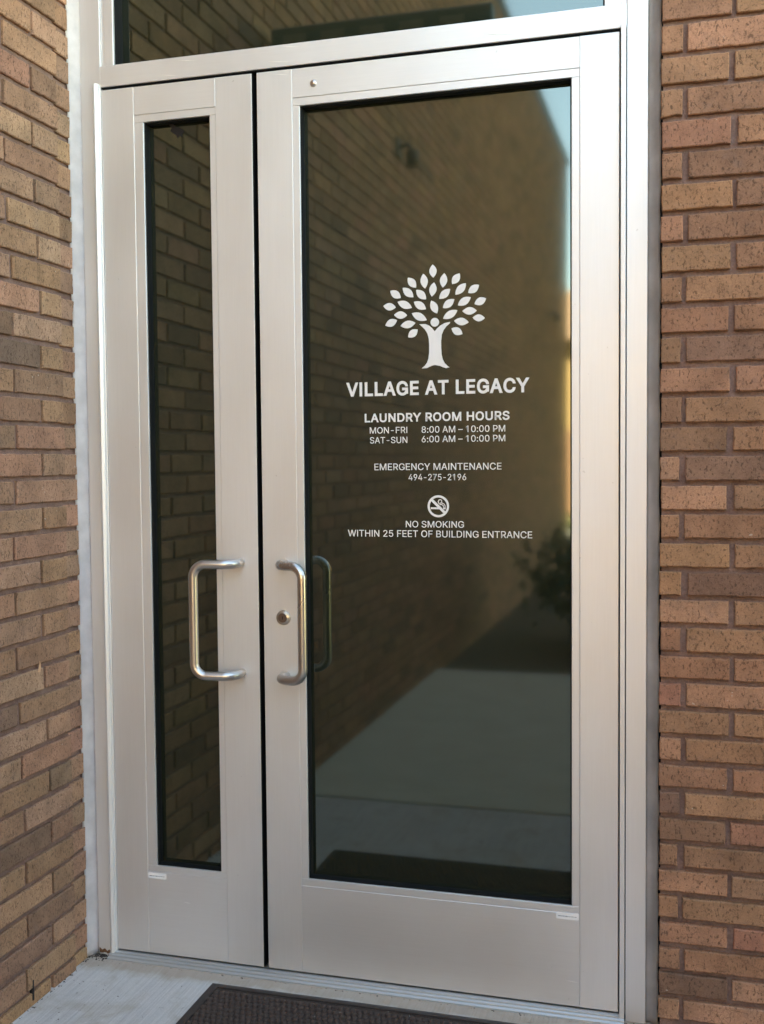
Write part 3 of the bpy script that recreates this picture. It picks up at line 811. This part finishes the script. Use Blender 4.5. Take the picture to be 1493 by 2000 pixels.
def text_line(s, xl, xr, zb, cap, weight, track=0):
    """one line of vinyl letters as one mesh; overlapping strokes of a letter lie a hair apart"""
    U = 100.0
    x = 0.0
    runs = []
    for ch in s:
        adv, cs, lay = GL[ch]
        for c, k in zip(cs, lay):
            runs.append((k, [(x + c[i], c[i + 1]) for i in range(0, len(c), 2)]))
        x += adv + track
    xmin = min(p[0] for k, r in runs for p in r)
    xmax = max(p[0] for k, r in runs for p in r)
    sx = (xr - xl - 2 * weight) / (xmax - xmin)
    sz = (cap - 2 * weight) / 509.0
    bm = bmesh.new()
    for layer in range(3):
        sel = [r for k, r in runs if k == layer]
        if not sel:
            continue
        cu = bpy.data.curves.new('lettering', 'CURVE')
        cu.dimensions = '2D'
        cu.fill_mode = 'BOTH'
        cu.extrude = 0.0002 * U
        cu.offset = weight * U
        for r in sel:
            sp = cu.splines.new('POLY')
            sp.points.add(len(r) - 1)
            for p, (a, b) in zip(sp.points, r):
                p.co = ((weight + (a - xmin) * sx) * U, (weight + b * sz) * U, 0, 1)
            sp.use_cyclic_u = True
        tmp = bpy.data.objects.new('lettering', cu)
        COL.objects.link(tmp)
        me = bpy.data.meshes.new_from_object(tmp)
        bpy.data.objects.remove(tmp)
        me.transform(Matrix.Translation(Vector((xl, YL - layer * 0.00006, zb))) @ Matrix.Rotation(math.pi / 2, 4, 'X') @ Matrix.Scale(1 / U, 4))
        bm.from_mesh(me)
        bpy.data.meshes.remove(me)
    return obj('lettering', bm, VINYL, PR)
text_line("VILLAGE AT LEGACY", 0.2190, 0.6770, 1.4750, 0.0350, 0.0015, 34)
text_line("LAUNDRY ROOM HOURS", 0.2660, 0.6300, 1.4100, 0.0215, 0.00085, 30)
text_line("MON-FRI", 0.2790, 0.3755, 1.3820, 0.0155, 0.00008)
text_line("8:00 AM \u2013 10:00 PM", 0.4120, 0.6195, 1.3820, 0.0158, 0.00008)
text_line("SAT-SUN", 0.2790, 0.3755, 1.3575, 0.0155, 0.00008)
text_line("6:00 AM \u2013 10:00 PM", 0.4120, 0.6195, 1.3585, 0.0158, 0.00008)
text_line("EMERGENCY MAINTENANCE", 0.2900, 0.6100, 1.2905, 0.0165, 0.00010)
text_line("494-275-2196", 0.3780, 0.5230, 1.2650, 0.0155, 0.00010)
text_line("NO SMOKING", 0.3700, 0.5170, 1.1485, 0.0160, 0.00010)
text_line("WITHIN 25 FEET OF BUILDING ENTRANCE", 0.2190, 0.6840, 1.1245, 0.0165, 0.00010)

LEAVES = [(0.4427, 1.7909, 0.4439, 1.7593), (0.4188, 1.77, 0.4231, 1.7338), (0.4717, 1.7684, 0.4674, 1.7339), (0.5097, 1.7656, 0.4909, 1.7412), (0.38, 1.7624, 0.4003, 1.7373),
    (0.4459, 1.7476, 0.4398, 1.7137), (0.5248, 1.7414, 0.4986, 1.7151), (0.5568, 1.7358, 0.5304, 1.7178), (0.3666, 1.7384, 0.3935, 1.7143), (0.4006, 1.7316, 0.4256, 1.7077),
    (0.4858, 1.7299, 0.4583, 1.7071), (0.335, 1.7326, 0.3615, 1.7142), (0.3534, 1.7049, 0.3895, 1.6888), (0.3948, 1.7029, 0.4251, 1.6838), (0.4384, 1.7041, 0.4529, 1.6718),
    (0.4958, 1.7046, 0.4674, 1.6845), (0.5365, 1.7073, 0.5046, 1.6894), (0.574, 1.7025, 0.5455, 1.6904), (0.3167, 1.6962, 0.3487, 1.6917), (0.344, 1.6734, 0.3775, 1.6709),
    (0.3891, 1.6754, 0.427, 1.657), (0.5035, 1.6778, 0.4676, 1.6586), (0.5511, 1.6747, 0.5157, 1.6746), (0.3516, 1.6603, 0.3216, 1.6481), (0.3983, 1.6516, 0.3602, 1.6455),
    (0.4949, 1.6524, 0.5311, 1.6475), (0.5708, 1.6557, 0.5409, 1.658), (0.4037, 1.6353, 0.3796, 1.6171), (0.4886, 1.6344, 0.5157, 1.6198)]
TRUNK = [(0.4079, 1.6478), (0.4235, 1.6478), (0.4331, 1.6434), (0.4407, 1.6364), (0.4468, 1.6288), (0.4524, 1.6356), (0.4606, 1.6423), (0.4716, 1.6481), (0.4853, 1.6505), (0.4846, 1.6469),
    (0.4757, 1.64), (0.4688, 1.6309), (0.4643, 1.6198), (0.4625, 1.6039), (0.4627, 1.5873), (0.4636, 1.5722), (0.4663, 1.5605), (0.471, 1.551), (0.4779, 1.5441), (0.4836, 1.5403),
    (0.4744, 1.5386), (0.4659, 1.5415), (0.459, 1.5447), (0.447, 1.5471), (0.4401, 1.546), (0.4332, 1.5432), (0.4262, 1.5401), (0.4131, 1.5398), (0.4211, 1.5459), (0.427, 1.5534),
    (0.4305, 1.5634), (0.4324, 1.5783), (0.4325, 1.595), (0.4316, 1.6118), (0.4285, 1.6236), (0.4227, 1.6338), (0.4148, 1.6418)]
bm = bmesh.new()
for x0, z0, x1, z1 in LEAVES:
    a, b = Vector((x0, z0)), Vector((x1, z1))
    L = (b - a).length
    d = (b - a) / L
    n = Vector((-d.y, d.x))
    w = 0.0092 if L > 0.03 else 0.0084
    pts = [a + d * L * t + n * w * math.sin(math.pi * t) ** 0.85 for t in [i / 12 for i in range(12)]]
    pts += [b - d * L * t - n * w * math.sin(math.pi * t) ** 0.85 for t in [i / 12 for i in range(12)]]
    flat_poly(bm, [(p.x, p.y) for p in pts], YL - 0.0002, YL + 0.0002)
flat_poly(bm, TRUNK, YL - 0.0002, YL + 0.0002)
flat_poly(bm, [(0.4470 + 0.0107 * math.cos(2 * math.pi * k / 24), 1.6510 + 0.0107 * math.sin(2 * math.pi * k / 24)) for k in range(24)], YL - 0.0002, YL + 0.0002)
obj('tree_emblem', bm, VINYL, PR)

bm = bmesh.new()
cx, cz, K = 0.4530, 1.2010, 0.000343
def annulus(cx, cz, r0, r1, n=48):
    ri = [(cx + r0 * math.cos(2 * math.pi * k / n), cz + r0 * math.sin(2 * math.pi * k / n)) for k in range(n)]
    ro = [(cx + r1 * math.cos(2 * math.pi * k / n), cz + r1 * math.sin(2 * math.pi * k / n)) for k in range(n)]
    for k in range(n):
        k2 = (k + 1) % n
        flat_poly(bm, [ri[k], ro[k], ro[k2], ri[k2]], YL - 0.0002, YL + 0.0002)
annulus(cx, cz, 63 * K, 79 * K)
def stroke(pts, w, y=0.0):
    pts = [Vector((cx + (px - 733) * K, cz - (py - 778) * K)) for px, py in pts]
    for a, b in zip(pts, pts[1:]):
        d = (b - a).normalized()
        n = Vector((-d.y, d.x)) * w * K / 2
        e = d * w * K * 0.15
        flat_poly(bm, [tuple(a - e + n), tuple(b + e + n), tuple(b + e - n), tuple(a - e - n)], YL - 0.0002 + y, YL + 0.0002 + y)
stroke([(686, 733), (780, 824)], 19, -0.00005)
stroke([(680, 792), (741, 793)], 13)
stroke([(770, 793), (785, 793)], 13)
stroke([(752, 768), (738, 758), (732, 745), (738, 733), (750, 730), (758, 738), (757, 750), (764, 757), (776, 762), (783, 775), (783, 784)], 6, 0.00004)
stroke([(748, 752), (756, 764), (768, 772), (773, 784)], 6, 0.00006)
obj('no_smoking_symbol', bm, VINYL, PR)

# ------------------------------------------------------------------ door mat
MATL = thing('door_mat', 'dark brown rubber-edged waffle door mat on the concrete before the doors', 'door mat', (0.33, -0.46, FLOOR))
mx0, mx1, my0, my1 = -0.122, 0.792, -0.848, -0.081
MR = simple('mat_rubber', (0.032, 0.021, 0.017), 0.6, var=0.3, scale=60, bump=0.3)
MC = simple('mat_pile', (0.056, 0.033, 0.024), 0.85, var=0.45, scale=300, bump=0.8)
bm = bmesh.new()
def ringstrip(bm, rects):
    rings = []
    for (a, b, c, d, z) in rects:
        rings.append([bm.verts.new(p) for p in ((a, c, z), (b, c, z), (b, d, z), (a, d, z))])
    for r0, r1 in zip(rings, rings[1:]):
        for i in range(4):
            bm.faces.new((r0[i], r0[(i + 1) % 4], r1[(i + 1) % 4], r1[i]))
    return rings
w = 0.026
zf = FLOOR
ringstrip(bm, [(mx0, mx1, my0, my1, zf + 0.0005), (mx0 + 0.002, mx1 - 0.002, my0 + 0.002, my1 - 0.002, zf + 0.0035), (mx0 + 0.018, mx1 - 0.018, my0 + 0.018, my1 - 0.018, zf + 0.0085),
               (mx0 + w, mx1 - w, my0 + w, my1 - w, zf + 0.0085), (mx0 + w + 0.001, mx1 - w - 0.001, my0 + w + 0.001, my1 - w - 0.001, zf + 0.004)])
bmesh.ops.recalc_face_normals(bm, faces=bm.faces)
obj('border', bm, MR, MATL)
bm = bmesh.new()
fx0, fx1, fy0, fy1 = mx0 + w + 0.001, mx1 - w - 0.001, my0 + w + 0.001, my1 - w - 0.001
bm.faces.new([bm.verts.new(p) for p in ((fx0, fy0, zf + 0.0035), (fx1, fy0, zf + 0.0035), (fx1, fy1, zf + 0.0035), (fx0, fy1, zf + 0.0035))])
rm = random.Random(21)
px, py = 0.0150, 0.0190
y = fy0 + 0.008
row = 0
while y < fy1 - 0.006:
    x = fx0 + 0.005 + (px / 2 if row % 2 else 0)
    while x < fx1 - 0.006:
        hx, hy = 0.0060 * rm.uniform(0.85, 1.12), 0.0074 * rm.uniform(0.85, 1.12)
        h = 0.0062 * rm.uniform(0.65, 1.15)
        ox, oy = x + rm.uniform(-0.0008, 0.0008), y + rm.uniform(-0.0008, 0.0008)
        q = []
        for (sx_, zz) in ((1.0, zf + 0.0035), (0.82, zf + 0.0035 + h * 0.75), (0.42, zf + 0.0035 + h)):
            q.append([bm.verts.new((ox + hx * sx_ * a, oy + hy * sx_ * b, zz)) for a, b in ((-1, -1), (1, -1), (1, 1), (-1, 1))])
        for r0, r1 in zip(q, q[1:]):
            for i in range(4):
                bm.faces.new((r0[i], r0[(i + 1) % 4], r1[(i + 1) % 4], r1[i]))
        bm.faces.new(q[-1])
        x += px
    y += py
    row += 1
obj('waffle_pile', bm, MC, MATL, smooth=True)
# lint caught in the pile
bm = bmesh.new()
for _ in range(26):
    x, y = rm.uniform(fx0, fx1), rm.uniform(fy0, fy1)
    a, L = rm.uniform(0, 6.28), rm.uniform(0.002, 0.010)
    tube(bm, [(x, y, zf + 0.0085), (x + L * math.cos(a), y + L * math.sin(a), zf + 0.0088)], 0.0006, 5)
lint = obj('lint', bm, simple('pale_lint', (0.42, 0.38, 0.34), 0.9), MATL)
lint['kind'] = 'stuff'

# ------------------------------------------------------------------ grit and litter at the foot of the frame and the wall
bm = bmesh.new()
rg = random.Random(9)
def crumb(x, y, s):
    ret = bmesh.ops.create_icosphere(bm, subdivisions=1, radius=s)
    m = Matrix.Translation((x, y, FLOOR + s * 0.25)) @ Matrix.Rotation(rg.uniform(0, 6), 4, 'Z') @ Matrix.Diagonal((rg.uniform(0.7, 1.8), rg.uniform(0.6, 1.2), rg.uniform(0.3, 0.7), 1))
    for v in ret['verts']:
        v.co = m @ (v.co * rg.uniform(0.8, 1.2))
for _ in range(130):                      # in the corner by the jamb
    crumb(rg.uniform(-0.512, -0.455), -0.004 - abs(rg.gauss(0, 0.014)), rg.uniform(0.0008, 0.0035))
for _ in range(150):                      # along the wall base
    t = rg.uniform(0.02, 1.0)
    crumb((LX if t > 0.1 else LXS) + abs(rg.gauss(0, 0.005)) + 0.001, -t, rg.uniform(0.0006, 0.0026))
for _ in range(70):                       # along the threshold
    crumb(rg.uniform(-0.45, 0.95), -0.029 - abs(rg.gauss(0, 0.004)), rg.uniform(0.0005, 0.0018))
for _ in range(28):                       # scattered on the slab
    crumb(rg.uniform(-0.48, -0.14), rg.uniform(-0.6, -0.05), rg.uniform(0.0008, 0.0018))
for _ in range(40):                       # foot of the right jamb
    crumb(rg.uniform(0.90, 1.0), -0.008 - abs(rg.gauss(0, 0.012)), rg.uniform(0.0008, 0.003))
deb = obj('debris', bm, simple('dark_grit', (0.045, 0.030, 0.022), 0.95, var=0.5, scale=50))
deb['kind'] = 'stuff'
tag(deb, 'dark grit gathered along the wall base and door threshold', 'debris')
bm = bmesh.new()
pts = [(-0.4835, -0.012), (-0.476, -0.0065), (-0.468, -0.0075), (-0.4605, -0.0135), (-0.4585, -0.0170), (-0.466, -0.0135), (-0.474, -0.0125), (-0.480, -0.0160)]
a = [bm.verts.new((x, y, FLOOR + 0.0045 + 0.004 * math.sin((x + 0.4835) * 130))) for x, y in pts]
f = bm.faces.new(a)
bmesh.ops.solidify(bm, geom=[f], thickness=0.0012)
flake = obj('paint_flake', bm, simple('white_paint_flake', (0.66, 0.62, 0.56), 0.7))
root_mesh(flake, (-0.471, -0.012, FLOOR))
tag(flake, 'curled white flake lying in dirt at the foot of the left jamb', 'paint flake')
# rust bloom on the jamb foot
bm = bmesh.new()
flat_poly(bm, [(-0.4935, FLOOR + 0.003), (-0.459, FLOOR + 0.003), (-0.4585, -0.009), (-0.4640, -0.0065), (-0.4700, -0.0105), (-0.4770, -0.0040), (-0.4850, -0.0085), (-0.4930, -0.0020)], -0.0007, 0.0003)
obj('rust_stain', bm, simple('rust', (0.16, 0.075, 0.035), 0.9, var=0.5, scale=120), DF)

# ------------------------------------------------------------------ what the glass mirrors: along the side wall and beyond; plus trees out of view
def wall_lamp(y, z, label):
    t = thing('wall_lamp', label, 'wall lamp', (LX, y, z), 'lamps on the side wall')
    obj('back_plate', B(LX - 0.004, LX + 0.012, y - 0.04, y + 0.04, z - 0.05, z + 0.05, bev=0.004), DKBR, t)
    bm = bmesh.new()
    tube(bm, fillet([(LX + 0.010, y, z), (LX + 0.06, y, z + 0.015), (LX + 0.085, y, z - 0.03)], 0.02, 5), 0.010, 12)
    obj('arm', bm, DKBR, t, smooth=True)
    bm = bmesh.new()
    tube(bm, [(LX + 0.085, y, z - 0.025), (LX + 0.085, y, z - 0.11)], 0.034, 16)
    obj('lamp_shade', bm, DKBR, t, smooth=True)
DKBR = simple('dark_bronze_paint', (0.045, 0.036, 0.030), 0.5)
wall_lamp(-3.2, 3.03, 'small dark lamp high on the side wall, mirrored in the door glass')
wall_lamp(-9.9, 2.99, 'small dark lamp near the far end of the side wall, mirrored in the glass')

SG = thing('blade_sign', 'dark teal sign board jutting from the side wall, mirrored in the transom', 'sign', (LX, -1.25, 2.6))
obj('board', B(LX + 0.03, 0.367, -1.28, -1.22, 2.62, 2.937, bev=0.006), simple('dark_teal_paint', (0.075, 0.140, 0.165), 0.5), SG)
obj('bracket', B(LX - 0.005, LX + 0.03, -1.275, -1.225, 2.66, 2.85, bev=0.004), RUBBER, SG)
PANEL = simple('faded_panel', (0.22, 0.26, 0.25), 0.6)
for i in range(5):
    obj('pale_panel', B(LX + 0.08 + i * 0.15, LX + 0.17 + i * 0.15, -1.219, -1.2165, 2.862, 2.905), PANEL, SG)

def leaves(bm, n, cen, rad, size, rg, drop=0.0):
    for _ in range(n):
        while True:
            p = Vector((rg.uniform(-1, 1), rg.uniform(-1, 1), rg.uniform(-1, 1)))
            if 0.2 < p.length < 1.0 and rg.random() < p.length + 0.15:
                break
        lump = 1 + 0.25 * math.sin(p.x * 7 + p.z * 5) * math.cos(p.y * 6)
        c = Vector(cen) + Vector((p.x * rad[0], p.y * rad[1], p.z * rad[2])) * lump
        m = Matrix.Rotation(rg.uniform(0, 6.28), 3, 'Z') @ Matrix.Rotation(rg.uniform(-1.3, 1.3), 3, 'X')
        s = size * rg.uniform(0.6, 1.3)
        vs = [bm.verts.new(c + m @ Vector(q) * s) for q in ((0, -1, 0), (0.42, -0.1, 0.08), (0, 1, 0), (-0.42, -0.1, 0.08))]
        bm.faces.new(vs)
LEAF = NT('leaf_green')
LEAF.set(Roughness=0.6)
LEAF.l(LEAF.ramp(LEAF.noise(LEAF.coords(), 6, 3), [(0.3, (0.030, 0.052, 0.014)), (0.7, (0.075, 0.105, 0.030))]), LEAF.p.inputs['Base Color'])
LEAF = LEAF.m
BARK = simple('bark', (0.09, 0.06, 0.04), 0.95, var=0.3)
def shrub(x, y, r, h, label):
    t = thing('shrub', label, 'shrub', (x, y, -0.045), 'shrubs in the planting bed')
    bm = bmesh.new()
    leaves(bm, 2600, (x, y, h * 0.55), (r, r, h * 0.5), 0.045, random.Random(int(x * 100)))
    obj('foliage', bm, LEAF, t)
    bm = bmesh.new()
    for k in range(6):
        a = k * 1.05
        tube(bm, [(x, y, -0.05), (x + 0.12 * r * math.cos(a), y + 0.12 * r * math.sin(a), h * 0.3), (x + 0.5 * r * math.cos(a), y + 0.5 * r * math.sin(a), h * 0.7)], 0.012, 6)
    obj('stem', bm, BARK, t)
shrub(0.50, -5.35, 0.66, 0.85, 'rounded dark green shrub nearest the side wall, mirrored in the door glass')
shrub(1.95, -5.7, 0.62, 0.95, 'wide dark green shrub further from the side wall in the planting bed')

def tree(x, y, h, label):
    t = thing('unseen_tree', label, 'tree', (x, y, -0.12))
    rg = random.Random(int(x * 31 + 500))
    bm = bmesh.new()
    prof = [(0.20, 0), (0.15, h * 0.2), (0.12, h * 0.4), (0.06, h * 0.75)]
    rings = []
    for r, z in prof:
        rings.append([bm.verts.new((x + r * math.cos(k * 0.785), y + r * math.sin(k * 0.785), z - 0.12)) for k in range(8)])
    for a, b in zip(rings, rings[1:]):
        for k in range(8):
            bm.faces.new((a[k], a[(k + 1) % 8], b[(k + 1) % 8], b[k]))
    for k in range(7):
        a = k * 0.9
        z0 = h * (0.32 + 0.06 * k)
        tube(bm, [(x, y, z0), (x + 0.5 * math.cos(a), y + 0.5 * math.sin(a), z0 + 0.5), (x + 1.2 * math.cos(a), y + 1.2 * math.sin(a), z0 + 1.3)], 0.045, 6)
    obj('trunk', bm, BARK, t)
    bm = bmesh.new()
    for k in range(20):
        a = rg.uniform(0, 6.28)
        d = rg.uniform(0.2, 1.5)
        leaves(bm, 420, (x + d * math.cos(a), y + d * math.sin(a), h * rg.uniform(0.34, 0.92)), (0.95, 0.95, 0.7), 0.11, rg)
    obj('crown', bm, LEAF, t)
tree(6.5, -12.0, 6.5, 'broad green shade tree standing furthest right across the lawn')
tree(2.75, -12.4, 7.6, 'tall green tree nearest the end of the brick side wall, unseen, added to block low sky')  # unseen, added to dim the low sky reflected in the aluminium
tree(4.9, -14.0, 8.4, 'tallest green tree, between the two others across the lawn, unseen, added to block low sky')  # also out of view, placed to cut low sky brightness

HS = thing('house', 'sunlit tan stucco house standing far beyond the end of the side wall', 'house', (0, -27, -0.12))
STUC = simple('tan_stucco', (0.21, 0.135, 0.065), 0.9, var=0.1, scale=8)
obj('wall', B(-9, 9, -31, -25, -0.118, 4.3), STUC, HS)
bm = bmesh.new()
a = [(-31.5, 4.28), (-24.5, 4.28), (-28, 6.0)]
prism_x(bm, a, -9.5, 9.5)
obj('roof', bm, simple('brown_shingles', (0.16, 0.10, 0.07), 0.9, var=0.3, scale=12), HS)
DKG = simple('dark_window_glass', (0.02, 0.025, 0.03), 0.1)
WHT = simple('white_trim', (0.75, 0.73, 0.70), 0.6)
for wx in (-6.5, -4.2, 1.6, 5.2):
    wf = obj('window', B(wx - 0.75, wx + 0.75, -24.998, -24.93, 1.0, 2.5, bev=0.01), WHT, HS)
    obj('pane', B(wx - 0.65, wx + 0.65, -24.929, -24.915, 1.1, 2.4), DKG, wf)
dr_ = obj('door', B(-2.45, -1.45, -24.998, -24.93, -0.1, 2.05, bev=0.01), simple('brown_door', (0.14, 0.07, 0.04), 0.5), HS)
bm = bmesh.new()
tube(bm, [(-1.60, -24.93, 0.95), (-1.60, -24.86, 0.95)], 0.03, 10)
obj('handle', bm, STEEL, dr_)
